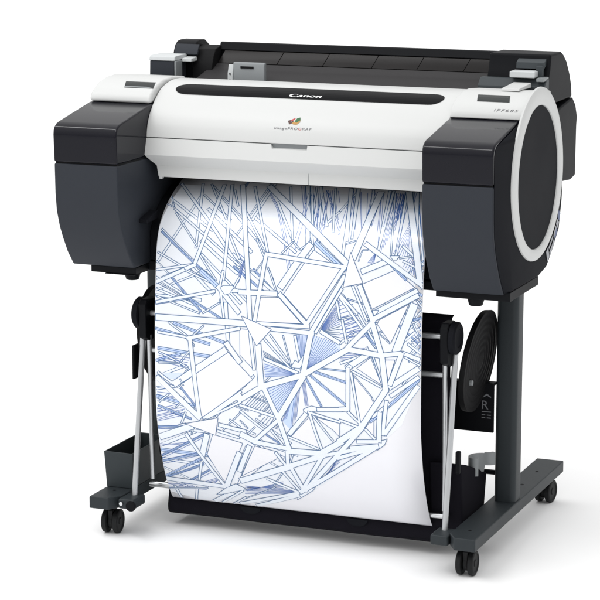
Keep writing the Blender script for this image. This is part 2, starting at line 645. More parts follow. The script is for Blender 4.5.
q 1897 3127 2041 3117 1996 3195 1937 3244
b 1620 2370 2194 2105 130
d 2234 2153 2608 2472 68
q 2220 2002 2426 1988 2370 2076 2292 2081
b 1651 1779 2937 2543 116
B 150 2178 261 2318 618 2441 934 2547 1212 2636 1455 2709 1675 2768 1878 2816 2074 2857 2268 2892 2462
b 2892 2462 2963 2600 89
B 157 1576 285 1600 569 1615 829 1617 1063 1610 1274 1591 1465 1563 1642 1524 1807 1477 1965 1423 2122
b 1449 2654 1797 3374 68
b 1593 2631 1922 3358 123
d 568 1822 1294 2368 102
b 500 1855 -141 2828 157
b -409 2145 1280 2294 102
b -466 2125 -682 3528 102
B 150 -925 319 -616 620 -326 890 -52 1132 206 1347 448 1542 678 1721 895 1890 1102 2053 1304 2214
B 116 -1521 327 -1296 869 -1127 1311 -1009 1675 -937 1997 -892 2310 -864 2624 -838 2939 -811 3254 -787 3571
b -391 2465 -221 2875 48
b -1034 2968 -219 2944 123
b -137 2949 451 3511 116
b 1278 2267 452 3563 102
b 1287 2454 583 3674 109
b -719 3594 544 3573 96
b -324 3682 621 3706 109
b 1233 2724 675 3685 75
b -791 3746 -693 4592 82
b -607 4012 -534 4928 150
b 566 3745 401 4598 137
b 401 4591 1376 3982 137
b -470 4905 379 4607 137
b -1042 5261 -489 4906 130
b -1545 5844 -906 5953 102
b -1589 5991 -1071 6104 75
b -2916 4810 -2551 5040 68
d -2379 5098 -2024 5496 51
b -2512 5030 -1315 4193 157
b -2394 4910 -2312 5066 41
b -2918 4938 -1966 5722 144
b -1803 5698 -1002 5149 96
b -1883 5744 -1000 5077 68
b -1785 5715 -1004 5294 68
b -2962 6280 -2131 5930 164
b -2484 5965 -2283 5899 48
b -1817 6084 -2008 6661 144
b -1315 4069 -997 4468 130
b -2155 4029 -1963 5676 109
b -2213 4027 -1002 3720 96
b -2958 3630 -793 3613 150
b -2323 6116 -1561 7407 89
b -1103 6439 -1545 7371 137
b -2960 7337 -1559 7397 130
b -1967 7925 -1433 7530 137
b -1782 7925 -1181 7443 68
b -1519 7925 -1150 7645 55
q -1857 7673 -1564 7422 -1322 7279 -1096 7406 -1433 7530 -1607 7608
w -2314 5902 -1534 5691 -1626 6103
w -984 3463 -305 3691 -637 4067
w 1377 1981 1674 2591 1250 2703
"""

# ------------------------------------------------------------------ materials
def lin(r, g, b):
    f = lambda c: (c / 255 / 12.92) if c / 255 <= .04045 else ((c / 255 + .055) / 1.055) ** 2.4
    return (f(r), f(g), f(b), 1)

def mat(name, rgb, rough=.45, metal=0., spec=.5, coat=0., bump=0., bscale=900., var=.06, vscale=6.):
    m = bpy.data.materials.new(name); m.use_nodes = True
    nt = m.node_tree; b = nt.nodes['Principled BSDF']
    tc = nt.nodes.new('ShaderNodeTexCoord')
    n = nt.nodes.new('ShaderNodeTexNoise'); n.inputs['Scale'].default_value = vscale; n.inputs['Detail'].default_value = 5
    nt.links.new(tc.outputs['Object'], n.inputs['Vector'])
    mx = nt.nodes.new('ShaderNodeMix'); mx.data_type = 'RGBA'
    c = lin(*rgb)
    mx.inputs[6].default_value = tuple(v * (1 - var) for v in c[:3]) + (1,)
    mx.inputs[7].default_value = tuple(min(1, v * (1 + var)) for v in c[:3]) + (1,)
    nt.links.new(n.outputs['Fac'], mx.inputs[0]); nt.links.new(mx.outputs[2], b.inputs['Base Color'])
    mr = nt.nodes.new('ShaderNodeMapRange'); mr.inputs[3].default_value = rough * .88; mr.inputs[4].default_value = rough * 1.12
    nt.links.new(n.outputs['Fac'], mr.inputs[0]); nt.links.new(mr.outputs[0], b.inputs['Roughness'])
    b.inputs['Metallic'].default_value = metal
    b.inputs['Specular IOR Level'].default_value = spec
    b.inputs['Coat Weight'].default_value = coat; b.inputs['Coat Roughness'].default_value = .2 if name.startswith(('coated', 'print')) else .08
    if bump:
        n2 = nt.nodes.new('ShaderNodeTexNoise'); n2.inputs['Scale'].default_value = bscale; n2.inputs['Detail'].default_value = 2
        nt.links.new(tc.outputs['Object'], n2.inputs['Vector'])
        bp = nt.nodes.new('ShaderNodeBump'); bp.inputs['Strength'].default_value = bump; bp.inputs['Distance'].default_value = .0004
        nt.links.new(n2.outputs['Fac'], bp.inputs['Height']); nt.links.new(bp.outputs['Normal'], b.inputs['Normal'])
    return m

M = dict(
    white=mat('white_plastic', (198, 199, 198), .42, spec=.35, bump=.12, var=.012),
    shell=mat('slate_plastic', (46, 49, 55), .5, spec=.15, bump=.35, var=.04),
    strip=mat('strip_black', (18, 18, 20), .3, spec=.04),
    smoke=mat('smoked_gloss', (15, 15, 23), .1, spec=.22, var=.1),
    dark=mat('black_plastic', (18, 19, 22), .5, spec=.08, bump=.25, var=.08),
    pit=mat('deep_black', (11, 11, 13), .7, spec=.2),
    panel=mat('side_black', (25, 26, 30), .55, spec=.03, bump=.3, var=.06),
    trough=mat('smoky_cover', (32, 30, 30), .24, spec=.1, var=.12, vscale=9),
    lowband=mat('trough_floor', (50, 49, 50), .34, spec=.12, var=.08),
    deck=mat('deck_grey', (56, 61, 64), .45, spec=.25, var=.05),
    grey=mat('grey_plastic', (128, 132, 134), .45, bump=.2, var=.04),
    lightgrey=mat('light_grey_plastic', (190, 193, 194), .45, var=.03),
    steel=mat('stand_paint', (43, 48, 51), .48, spec=.22, bump=.45, bscale=1400, var=.06),
    rod=mat('satin_aluminium', (186, 188, 190), .34, metal=.85, var=.05, vscale=40),
    chrome=mat('bright_metal', (205, 207, 208), .2, metal=1., var=.04),
    cloth=mat('black_cloth', (22, 21, 27), .9, spec=.08, bump=.8, bscale=2200, var=.12, vscale=14),
    rubber=mat('caster_rubber', (24, 25, 26), .55, spec=.2, var=.1, vscale=30),
    bin=mat('bin_plastic', (46, 52, 55), .5, spec=.25, bump=.25, var=.05),
    paper=mat('coated_paper', (229, 229, 234), .36, spec=.5, coat=.8, var=.006),
    pale=mat('print_pale_blue', (224, 230, 238), .36, spec=.5, coat=.8, var=.01),
    tint=mat('print_tint', (225, 229, 236), .36, spec=.5, coat=.8, var=.01),
    mid=mat('print_mid_blue', (200, 213, 236), .36, spec=.5, coat=.8, var=.03),
    soft=mat('print_soft_blue', (186, 205, 235), .36, spec=.5, coat=.8, var=.03),
    line=mat('print_line', (56, 96, 140), .36, spec=.5, coat=.8, var=.05),
    fanl=mat('print_fan_line', (68, 104, 172), .36, spec=.5, coat=.8, var=.05),
    ink=mat('black_lettering', (30, 30, 32), .5),
    textgrey=mat('grey_lettering', (92, 92, 96), .5),
    textwhite=mat('white_lettering', (240, 240, 240), .5),
    lcd=mat('display_glass', (44, 47, 47), .25, spec=.1),
    red=mat('red_ink', (178, 40, 36), .5), brown=mat('brown_ink', (70, 34, 26), .5),
    green=mat('green_ink', (30, 92, 44), .5), gold=mat('gold_ink', (176, 130, 60), .5),
    blue=mat('sticker_blue', (52, 72, 116), .4), sticker=mat('sticker_grey', (142, 144, 150), .4),
    signwhite=mat('sign_grey_white', (104, 106, 110), .5),
)
fm = bpy.data.materials.new('white_studio_floor'); fm.use_nodes = True
_b = fm.node_tree.nodes['Principled BSDF']; _b.inputs['Roughness'].default_value = .75; _b.inputs['Specular IOR Level'].default_value = .2
_n = fm.node_tree.nodes.new('ShaderNodeTexNoise'); _n.inputs['Scale'].default_value = 3.
_r = fm.node_tree.nodes.new('ShaderNodeMapRange'); _r.inputs[3].default_value = .925; _r.inputs[4].default_value = .945
_c = fm.node_tree.nodes.new('ShaderNodeCombineColor')
fm.node_tree.links.new(_n.outputs['Fac'], _r.inputs[0])
for i in range(3): fm.node_tree.links.new(_r.outputs[0], _c.inputs[i])
fm.node_tree.links.new(_c.outputs[0], _b.inputs['Base Color'])

# ------------------------------------------------------------------ helpers
def thing(name, label, cat, loc):
    o = bpy.data.objects.new(name, None); o.empty_display_size = .05
    COL.objects.link(o); o.location = loc; o['label'] = label; o['category'] = cat
    return o

def world_off(parent):
    v = Vector((0, 0, 0)); p = parent
    while p is not None:
        v += p.location; p = p.parent
    return v

def link(name, verts, faces, material, parent=None, bevel=0., smooth=False, seg=2, mids=None):
    """one mesh object; vertices are given in world metres, the object is parented where its thing stands"""
    me = bpy.data.meshes.new(name)
    org = world_off(parent) if parent else Vector((0, 0, 0))
    me.from_pydata([tuple(Vector(v) - org) for v in verts], [], faces)
    mats = material if isinstance(material, (list, tuple)) else [material]
    for m in mats: me.materials.append(M[m] if isinstance(m, str) else m)
    if mids: me.polygons.foreach_set('material_index', mids)
    bm = bmesh.new(); bm.from_mesh(me)
    if not mids: bmesh.ops.recalc_face_normals(bm, faces=bm.faces)
    bm.to_mesh(me); bm.free()
    if smooth or bevel:
        me.polygons.foreach_set('use_smooth', [True] * len(me.polygons))
        me.set_sharp_from_angle(angle=math.radians(38))
    o = bpy.data.objects.new(name, me); COL.objects.link(o)
    if parent: o.parent = parent
    if bevel:
        b = o.modifiers.new('edge', 'BEVEL'); b.width = bevel; b.segments = seg; b.limit_method = 'ANGLE'
        b.angle_limit = math.radians(38); b.harden_normals = True
    return o

class MB:
    def __init__(s): s.v, s.f = [], []
    def add(s, v, f):
        n = len(s.v); s.v += [tuple(p) for p in v]; s.f += [tuple(i + n for i in q) for q in f]; return s
    def box(s, x0, x1, y0, y1, z0, z1):
        v = [(x, y, z) for z in (z0, z1) for y in (y0, y1) for x in (x0, x1)]
        return s.add(v, [(0, 2, 3, 1), (4, 5, 7, 6), (0, 1, 5, 4), (2, 6, 7, 3), (0, 4, 6, 2), (1, 3, 7, 5)])
    def prism(s, yz, x0, x1, yz1=None):
        a = yz; b = yz1 or yz; n = len(a)
        v = [(x0, y, z) for y, z in a] + [(x1, y, z) for y, z in b]
        return s.add(v, [tuple(range(n)), tuple(range(2 * n - 1, n - 1, -1))] + [(i, i + n, (i + 1) % n + n, (i + 1) % n) for i in range(n)])
    def tube(s, p, q, r, r1=None, n=20, hollow=False):
        p, q = Vector(p), Vector(q); d = (q - p).normalized(); r1 = r if r1 is None else r1
        u = d.orthogonal().normalized(); w = d.cross(u)
        v = []
        for c, rr in ((p, r), (q, r1)):
            v += [c + (u * math.cos(2 * math.pi * i / n) + w * math.sin(2 * math.pi * i / n)) * rr for i in range(n)]
        return s.add(v, [tuple(range(n)), tuple(range(2 * n - 1, n - 1, -1))] + [(i, i + n, (i + 1) % n + n, (i + 1) % n) for i in range(n)])
    def lathe_x(s, cx, cy, cz, prof, n=48):
        """prof: closed or open list of (dx, radius) revolved about the X axis"""
        v = []
        for dx, r in prof:
            v += [(cx + dx, cy + r * math.cos(2 * math.pi * i / n), cz + r * math.sin(2 * math.pi * i / n)) for i in range(n)]
        f = []
        for k in range(len(prof) - 1):
            for i in range(n): f.append((k * n + i, (k + 1) * n + i, (k + 1) * n + (i + 1) % n, k * n + (i + 1) % n))
        f.append(tuple(range(n))); f.append(tuple(range(len(prof) * n - 1, (len(prof) - 1) * n - 1, -1)))
        return s.add(v, f)
    def build(s, name, material, parent=None, **k): return link(name, s.v, s.f, material, parent, **k)

def catmull(keys, n):
    out = []; K = [keys[0]] + list(keys) + [keys[-1]]
    for i in range(1, len(K) - 2):
        p0, p1, p2, p3 = K[i - 1:i + 3]
        for j in range(n):
            t = j / n
            out.append(tuple(.5 * (2 * b + (c - a) * t + (2 * a - 5 * b + 4 * c - d) * t * t + (3 * b - a - 3 * c + d) * t ** 3) for a, b, c, d in zip(p0, p1, p2, p3)))
    out.append(tuple(keys[-1])); return out

class Sheet:
    """a surface bent about the X axis: (x along the machine, s down the profile, h above it) -> point"""
    def __init__(s, pts):
        s.P = pts; s.S = [0.]
        for a, b in zip(pts, pts[1:]): s.S.append(s.S[-1] + math.hypot(a[0] - b[0], a[1] - b[1]))
        s.N = []
        for i in range(len(pts)):
            a = pts[max(i - 1, 0)]; b = pts[min(i + 1, len(pts) - 1)]
            t = Vector((b[0] - a[0], b[1] - a[1])).normalized(); s.N.append(Vector((t.y, -t.x)))   # outward: front / up
    def at(s, x, d, h=0.):
        d = min(max(d, 0), s.S[-1]); i = 0
        while i < len(s.S) - 2 and s.S[i + 1] < d: i += 1
        k = (d - s.S[i]) / (s.S[i + 1] - s.S[i])
        a, b = s.P[i], s.P[i + 1]; n = s.N[i].lerp(s.N[i + 1], k)
        return (x, a[0] + (b[0] - a[0]) * k + n.x * h, a[1] + (b[1] - a[1]) * k + n.y * h)
    def s_at_z(s, z):
        for i in range(len(s.P) - 1):
            a, b = s.P[i][1], s.P[i + 1][1]
            if min(a, b) <= z <= max(a, b) and a != b: return s.S[i] + (z - a) / (b - a) * (s.S[i + 1] - s.S[i])
        return 0

def decal(sheet, polys, name, mats, parent, step=.006, h=.0004, knots=False):
    """flat polygons [(material index, layer height, [(x, s)...])] laid on a bent sheet as one mesh"""
    bm = bmesh.new()
    for mi, hh, pts in polys:
        vs = [bm.verts.new((x, d, hh)) for x, d in pts]
        try: f = bm.faces.new(vs)
        except ValueError: continue
        f.material_index = mi
    smax = sheet.S[-1]
    for k in (sheet.S[1:-1] if knots else [step * i for i in range(1, int(smax / step) + 1)]):
        bmesh.ops.bisect_plane(bm, geom=bm.verts[:] + bm.edges[:] + bm.faces[:], dist=1e-7, plane_co=(0, k, 0), plane_no=(0, 1, 0))
    bmesh.ops.triangulate(bm, faces=bm.faces)
    for v in bm.verts: v.co = sheet.at(v.co.x, v.co.y, h + v.co.z)
    me = bpy.data.meshes.new(name)
    org = world_off(parent) if parent else Vector((0, 0, 0))
    for v in bm.verts: v.co -= org
    bmesh.ops.recalc_face_normals(bm, faces=bm.faces)
    bm.to_mesh(me); bm.free()
    for m in mats: me.materials.append(M[m])
    o = bpy.data.objects.new(name, me); COL.objects.link(o); o.parent = parent
    return o

def text_tris(body, size, shear=0., spacing=1., bold=0.):
    cu = bpy.data.curves.new('lettering', 'FONT'); cu.body = body; cu.size = size; cu.shear = shear; cu.space_character = spacing
    cu.offset = bold; cu.resolution_u = 3
    ob = bpy.data.objects.new('lettering', cu); COL.objects.link(ob)
    dg = bpy.context.evaluated_depsgraph_get(); me = ob.evaluated_get(dg).to_mesh()
    v = [(p.co.x, p.co.y) for p in me.vertices]; tris = [[v[i] for i in p.vertices] for p in me.polygons]
    ob.evaluated_get(dg).to_mesh_clear(); bpy.data.objects.remove(ob); bpy.data.curves.remove(cu)
    w = max((p[0] for t in tris for p in t), default=1); x0 = min((p[0] for t in tris for p in t), default=0)
    return [[(px - x0, py) for px, py in t] for t in tris], w - x0

# ------------------------------------------------------------------ setting
link('floor', [(-40, -40, 0), (40, -40, 0), (40, 40, 0), (-40, 40, 0)], [(0, 1, 2, 3)], fm)['kind'] = 'structure'

# ------------------------------------------------------------------ the printer
PR = thing('printer', 'wide white and black printer standing on the wheeled stand', 'printer', (0, .2, .572))

# chassis and base
MB().prism([(.20, .60), (.27, .63), (.325, .68), (.343, .757), (.36, .757), (.36, .915), (.20, .915)], -.462, .462).build('chassis', 'dark', PR, bevel=.004)
b = MB().box(-.455, .33, .048, .29, .5735, .5915)
b.box(-.434, -.3295, -.017, .0475, .5735, .5875); b.box(-.401, -.3305, -.020, .0475, .5715, .5733)
b.box(.3305, .485, -.010, .189, .5735, .5915)
b.build('base_plate', 'dark', PR, bevel=.0015)
for x in (-.36, .402):
    MB().tube((x, .03, .5725), (x, .03, .5535), .019, .0135).build('rubber_foot', 'dark', PR, bevel=.002)
MB().prism([(.20, .753), (.15, .738), (.10, .713), (.07, .688), (.05, .655), (.05, .594), (.20, .594)], -.3285, .3285).build('paper_guide', 'dark', PR, bevel=.003)
# small ledges at both ends of the paper exit
for sx in (-1, 1):
    v = MB(); v.prism([(.0, .689), (.052, .702), (.052, .684), (.0, .680)], sx * .3288, sx * .3095)
    v.build('exit_ledge', 'panel', PR, bevel=.002)
MB().box(-.328, .328, .10, .20, .765, .90).build('carriage_bay', 'pit', PR)

# tank housings (lower) and smoked covers (upper)
LOW = [(-.0985, .8125), (-.0975, .75), (-.093, .712), (-.081, .677), (-.068, .652), (-.048, .619), (-.022, .588), (.20, .588), (.20, .8125)]
UP = [(.066, .9235), (-.078, .8975), (-.088, .8945), (-.096, .889), (-.1005, .8815), (-.102, .872), (-.0998, .8155), (.20, .8155), (.20, .9235)]
for sx in (-1, 1):
    MB().prism(LOW, sx * .329, sx * .474).build('tank_housing', 'shell', PR, bevel=.003)
    MB().prism(UP, sx * .329, sx * .474).build('tank_cover', 'smoke', PR, bevel=.004, seg=3)
    MB().box(min(sx * .331, sx * .472), max(sx * .331, sx * .472), -.094, .19, .8122, .8158).build('tank_seam', 'pit', PR)
# end panels: loft from the tank outline to the flat end disc
A = [(.07, .922), (-.08, .893), (-.094, .884), (-.0985, .872), (-.0975, .814), (-.0955, .75), (-.091, .712), (-.079, .677), (-.053, .63), (-.021, .589), (.19, .5895), (.246, .598), (.296, .63), (.338, .666), (.357, .725), (.362, .78), (.346, .85), (.30, .925), (.22, .962), (.12, .95)]
B = [(.062, .915), (.0, .896), (-.018, .872), (-.024, .848), (-.028, .81), (-.029, .75), (-.028, .712), (-.024, .677), (-.014, .63), (.0, .594), (.188, .5925), (.243, .602), (.291, .634), (.332, .669), (.35, .727), (.355, .78), (.339, .848), (.295, .92), (.22, .958), (.12, .946)]
for sx in (-1, 1):
    (MB().prism(A, .4742, .4872, B) if sx > 0 else MB().prism([p for p in B if p[1] <= .815], -.4742, -.4872)).build('end_panel', 'panel', PR, bevel=.004, seg=3)
# white ring round the right-hand disc
RC = (.156, .80)
v, f = [], []
n = 96
for i in range(n):
    t = 2 * math.pi * i / n; c, s_ = math.cos(t), math.sin(t)
    ro = .1815 - (.0125 * max(0., -s_) ** 1.5)
    for x, r in ((.4865, .1455), (.4905, .1465), (.4925, .1495), (.4925, ro - .005), (.490, ro), (.4865, ro + .001)):
        v.append((x, RC[0] + r * c, RC[1] + r * s_))
for i in range(n):
    j = (i + 1) % n
    for k in range(6): f.append((i * 6 + k, j * 6 + k, j * 6 + (k + 1) % 6, i * 6 + (k + 1) % 6))
ring = link('end_ring', v, f, 'white', PR, smooth=True)
MB().lathe_x(.4868, RC[0], RC[1], [(0, .1452), (.0012, .1452), (.0018, .1445), (.0018, .01)], 96).build('end_disc', 'panel', PR, smooth=True)
# label strip on the lower rear of the end panel
def arc_quad(a0, a1, r0, r1, x=.4891, n=8):
    v = []; 
    for i in range(n + 1):
        t = math.radians(a0 + (a1 - a0) * i / n)
        for r in (r0, r1): v.append((x, RC[0] + r * math.cos(t), RC[1] + r * math.sin(t)))
    return v, [(2 * i, 2 * i + 1, 2 * i + 3, 2 * i + 2) for i in range(n)]
v, f = [], []; mids = []
for a0, a1, r0, r1, mi in ((-29, -34, .186, .203, 1), (-35, -39, .186, .203, 0), (-40, -47, .186, .194, 0), (-40, -47, .1945, .204, 1), (-48, -60, .182, .188, 0), (-48, -60, .195, .204, 0), (-61, -66, .180, .204, 0)):
    a, q = arc_quad(a0, a1, r0, r1); k = len(v); v += a; f += [tuple(i + k for i in p) for p in q]; mids += [mi] * len(q)
link('warning_sticker', v, f, ['sticker', 'blue', 'dark'], PR, mids=mids)

# white end caps above the covers
CAPP = [(.0655, .9245), (.0675, .933), (.074, .943), (.087, .9525), (.107, .961), (.144, .9695), (.18, .9715), (.25, .966)]
CAP = Sheet(CAPP[::-1])
for sx in (-1, 1):
    outer = .474 if sx < 0 else .4864
    MB().prism(CAPP + [(.25, .925)], sx * .3312, sx * outer).build('end_cap', 'white', PR, bevel=.0025 if sx > 0 else .006, seg=3)
caps = [o for o in PR.children if o.name.startswith('end_cap')]
# sunken display windows on the caps (with a lighter lower lip)
def cap_quad(pts, name, m, parent, h): return decal(CAP, [(0, 0., pts)], name, [m], parent, step=.01, h=h)
sB = CAP.s_at_z(.9535); sT = CAP.s_at_z(.9635)
d = cap_quad([(-.4115, sT), (-.3415, sT), (-.3305 - .004, sB), (-.402, sB)], 'display', 'lcd', caps[0], .0006)
cap_quad([(-.404, sB - .006), (-.352, sB - .006), (-.3365, sB - .001), (-.4005, sB - .001)], 'lip', 'grey', d, .0009)
sT = CAP.s_at_z(.9655); sB = CAP.s_at_z(.9555)
d = cap_quad([(.370, sT), (.437, sT), (.4455, sB), (.378, sB)], 'display', 'lcd', caps[1], .0006)
# raised flap at the rear of the right cap
MB().prism([(.158, .9715), (.16, .9765), (.245, .981), (.245, .971), (.18, .9725)], .408, .446).build('flap', 'white', caps[1], bevel=.001)
# model lettering on the right cap
tr, w = text_tris('iPF685', .0088, .25, 1.25)
k = .050 / w; s0 = CAP.s_at_z(.9395)
decal(CAP, [(0, 0., [(.420 + x * k, s0 - y * 1.0) for x, y in t]) for t in tr], 'model_lettering', ['textgrey'], caps[1], step=.01, h=.0005)

# the white lid
LIDP = catmull([(.215, .966), (.174, .9655), (.144, .961), (.112, .9508), (.083, .931), (.060, .908), (.0475, .888), (.0425, .872), (.0405, .8575)], 5)
LID = Sheet(LIDP)
lid = MB().prism(LIDP + [(.084, .8575), (.084, .93), (.215, .95)], -.3288, .3288).build('lid', 'white', PR, bevel=.0016)
MB().box(-.328, .328, .046, .08, .8555, .8578).build('lid_seam', 'grey', lid)
# black window strip with rounded ends and the maker's lettering
sT, sB = LID.s_at_z(.9605), LID.s_at_z(.9435); rr = (sB - sT) / 2; sm = (sT + sB) / 2
pts = []
for i in range(13):
    t = math.pi / 2 + math.pi * i / 12; pts.append((-.266 + rr * 1.25 * math.cos(t), sm - rr * math.sin(t)))
for i in range(13):
    t = -math.pi / 2 + math.pi * i / 12; pts.append((.272 + rr * 1.25 * math.cos(t), sm - rr * math.sin(t)))
strip = decal(LID, [(0, 0., pts)], 'window_strip', ['strip'], lid, step=.002, h=.0008)

def ellipse_ring(cx, cy, rx, ry, ix, iy, icx, a0, a1, n=20):
    q = []
    for i in range(n):
        t0 = math.radians(a0 + (a1 - a0) * i / n); t1 = math.radians(a0 + (a1 - a0) * (i + 1) / n)
        q.append([(cx + rx * math.cos(t0), cy + ry * math.sin(t0)), (cx + rx * math.cos(t1), cy + ry * math.sin(t1)),
                  (icx + ix * math.cos(t1), cy + iy * math.sin(t1)), (icx + ix * math.cos(t0), cy + iy * math.sin(t0))])
    return q
def letter_n(x):
    return [[(x, 0), (x + .30, 0), (x + .30, 1.), (x, 1.)], [(x - .08, .93), (x, .80), (x, 1.), (x - .08, 1.)],
            [(x + .62, 0), (x + .92, 0), (x + .92, .72), (x + .62, .72)]] + ellipse_ring(x + .60, .66, .32, .36, .06, .22, x + .58, 0, 180, 10)
def letter_a(x):
    return [[(x + .55, 0), (x + .85, 0), (x + .85, .68), (x + .55, .68)], [(x + .85, 0), (x + .95, .06), (x + .95, .12), (x + .85, .12)]] + \
        ellipse_ring(x + .50, .68, .35, .34, .07, .22, x + .50, 0, 160, 10) + ellipse_ring(x + .38, .30, .38, .32, .16, .20, x + .44, 0, 360, 16)
word = ellipse_ring(.78, .72, .78, .76, .52, .62, .90, 48, 318, 24) + [[(1.30, 1.28), (1.36, 1.42), (1.36, .98), (1.28, .98)]]
word += letter_a(1.50) + letter_n(2.62) + ellipse_ring(4.18, .5, .52, .53, .22, .40, 4.18, 0, 360, 24) + letter_n(4.88)
kx = .0725 / 5.8; ky = .0066; s0 = LID.s_at_z(.9470)
decal(LID, [(0, 0., [(-.0345 + (x + .22 * y) * kx, s0 - y * ky) for x, y in q]) for q in word], 'maker_lettering', ['textwhite'], strip, step=.01, h=.0012)
# colour emblem and product lettering
s0 = LID.s_at_z(.8965)
def emb(pts): return [(-.0145 + x * .00105, s0 - y * .00115) for x, y in pts]
E = [(0, emb([(0, 7), (6, 9), (9, 2), (4, 0)])), (1, emb([(6, 9), (13, 13), (15, 12.5), (11, 8), (9.5, 4.5)])), (3, emb([(9, 2), (12, 6), (19, 4), (14, 0)])), (0, emb([(8, 5.5), (10, 9), (12, 6.2), (9, 2.2)])),
     (2, emb([(19, 4), (14.2, 6.5), (18, 13), (24, 15), (26, 9)])), (3, emb([(14, .2), (19, 4), (26, 9), (25.5, 5), (20, 0)]))]
decal(LID, [(m, i * 1e-5, p) for i, (m, p) in enumerate(E)], 'emblem', ['brown', 'red', 'green', 'gold'], lid, step=.02, h=.0006)
polys = []
tr1, w1 = text_tris('imagePRO', .0095, .12, 1.15); tr2, w2 = text_tris('G', .0095, .12, 1.15); tr3, w3 = text_tris('RAF', .0095, .12, 1.15)
gap = .0012; k = .082 / (w1 + w2 + w3 + 2 * gap); s0 = LID.s_at_z(.8862); x0 = -.0415
for trs, off, mi in ((tr1, 0, 0), (tr2, w1 + gap, 1), (tr3, w1 + w2 + 2 * gap, 0)):
    polys += [(mi, 0., [(x0 + (x + off) * k, s0 - y * .82) for x, y in t]) for t in trs]
decal(LID, polys, 'product_lettering', ['textgrey', 'red'], lid, step=.02, h=.0005)

# lower front panel of the lid: folded, tapered to its lower corners, with a finger notch
cols = [-1, -.1415, -.1305, .103, .1045, 1]
rows = [(.0408, .8558, .3288), (.0305, .8215, .3288), (.033, .8175, .3272), (.0555, .7965, .3125), (.0560, .7730, .3085), (.074, .7730, .3085), (.088, .8558, .3288)]
v, f = [], []
for ri, (y, z, hw) in enumerate(rows):
    for ci, c in enumerate(cols):
        zz, yy = z, y
        if ri == 0 and ci in (2, 3): zz -= .0095; yy -= .0029
        v.append((c * hw if abs(c) == 1 else c * .3288, yy, zz))
nc = len(cols)
for r in range(len(rows)):
    r2 = (r + 1) % len(rows)
    for c in range(nc - 1):
        if r == len(rows) - 1: continue
        f.append((r * nc + c, r * nc + c + 1, r2 * nc + c + 1, r2 * nc + c))
r = len(rows) - 1
for c in range(nc - 1):
    f.append((r * nc + c, r * nc + c + 1, c + 1, c))
f.append(tuple(i * nc for i in range(len(rows)))); f.append(tuple(i * nc + nc - 1 for i in reversed(range(len(rows)))))
front = link('front_panel', v, f, 'white', PR, bevel=.001)
MB().box(-.0445, .0355, .0465, .06, .8448, .8562).build('finger_notch', 'grey', front)
MB().box(.0305, .0312, .0553, .0562, .7735, .7965).build('panel_joint', 'grey', front)
MB().prism([(.056, .785), (.056, .768), (.066, .768), (.072, .785)], -.3075, -.301).build('hinge_tab', 'white', front, bevel=.001)

# rear roll cover: trough, end covers, fittings
inner = [(.252, .9585), (.275, .9605), (.33, .973), (.352, .981), (.3585, .9855)]
v = MB()
v.prism(inner + [(.366, .985), (.36, .93), (.252, .93)], -.318, .340)
v.build('trough_floor', 'lowband', PR, bevel=.001)
TW = [(.3605, .9862), (.366, .994), (.3725, 1.0035), (.3775, 1.0125), (.384, 1.012), (.374, .9862)]
ed = [-.306, -.165, -.058, .055, .158, .262, .345]
wall = None
for a, c in zip(ed, ed[1:]):
    sh = .012
    vv = [(a + .0003, y, z) for y, z in TW] + [(c - .0003, y, z) for y, z in TW]
    vv = [(x + (z - .986) * sh / .03, y, z) for x, y, z in vv]
    n_ = len(TW)
    link('roll_window', vv, [tuple(range(n_)), tuple(range(2 * n_ - 1, n_ - 1, -1))] + [(i, i + n_, (i + 1) % n_ + n_, (i + 1) % n_) for i in range(n_)], 'trough', PR, bevel=.001)
RW = [(.3855, .93), (.3855, 1.0125), (.379, 1.0135), (.383, 1.022), (.3865, 1.0295), (.392, 1.0305), (.402, 1.028), (.43, 1.013), (.454, .985), (.47, .955), (.474, .93)]
MB().prism(RW, -.31, .36).build('roll_cover', 'dark', PR, bevel=.0015)
MB().prism([(.3605, .915), (.474, .93), (.500, .912), (.515, .885), (.511, .865), (.509, .757), (.472, .752), (.42, .756), (.3605, .76)], -.46, .472).build('rear_body', 'dark', PR, bevel=.004)
LE = [(.333, .93), (.333, 1.000), (.337, 1.012), (.345, 1.025), (.358, 1.0325), (.372, 1.034), (.40, 1.0335), (.43, 1.017), (.456, .988), (.472, .955), (.474, .93)]
le = MB().prism(LE, -.402, -.352).build('roll_end_cover', 'dark', PR, bevel=.003)
MB().prism([(.328, .93), (.328, .975), (.34, 1.002), (.352, 1.017), (.385, 1.024), (.385, .93)], -.3525, -.306).build('spool_holder', 'pit', le, bevel=.002)
MB().prism([(.328, 1.006), (.3325, 1.003), (.3365, 1.0125), (.3445, 1.0255), (.340, 1.0275), (.332, 1.016)], -.396, -.340).build('rim', 'shell', le, bevel=.001)
REC = [(.285, .93), (.285, .985), (.295, 1.004), (.302, 1.0345), (.385, 1.034), (.40, 1.028), (.426, 1.012), (.454, .981), (.469, .956), (.474, .93)]
rec = MB().prism(REC, .338, .4705).build('roll_end_cover', 'dark', PR, bevel=.005, seg=3)
MB().prism([(.2815, 1.006), (.2835, 1.019), (.2985, 1.0255), (.2975, 1.0115)], .402, .462).build('rim', 'deck', rec, bevel=.001)
MB().box(.447, .461, .272, .2845, .987, 1.013).build('latch', 'deck', rec, bevel=.001)
MB().box(.398, .452, .248, .284, .990, 1.003).build('spool_rest', 'lightgrey', rec, bevel=.002)
MB().box(.456, .4715, .245, .284, .983, .9905).build('stop', 'grey', rec, bevel=.001)
MB().prism([(.2505, .955), (.2505, .972), (.268, .987), (.2845, .987), (.2845, .955)], .329, .4725).build('rear_deck', 'deck', PR, bevel=.002)
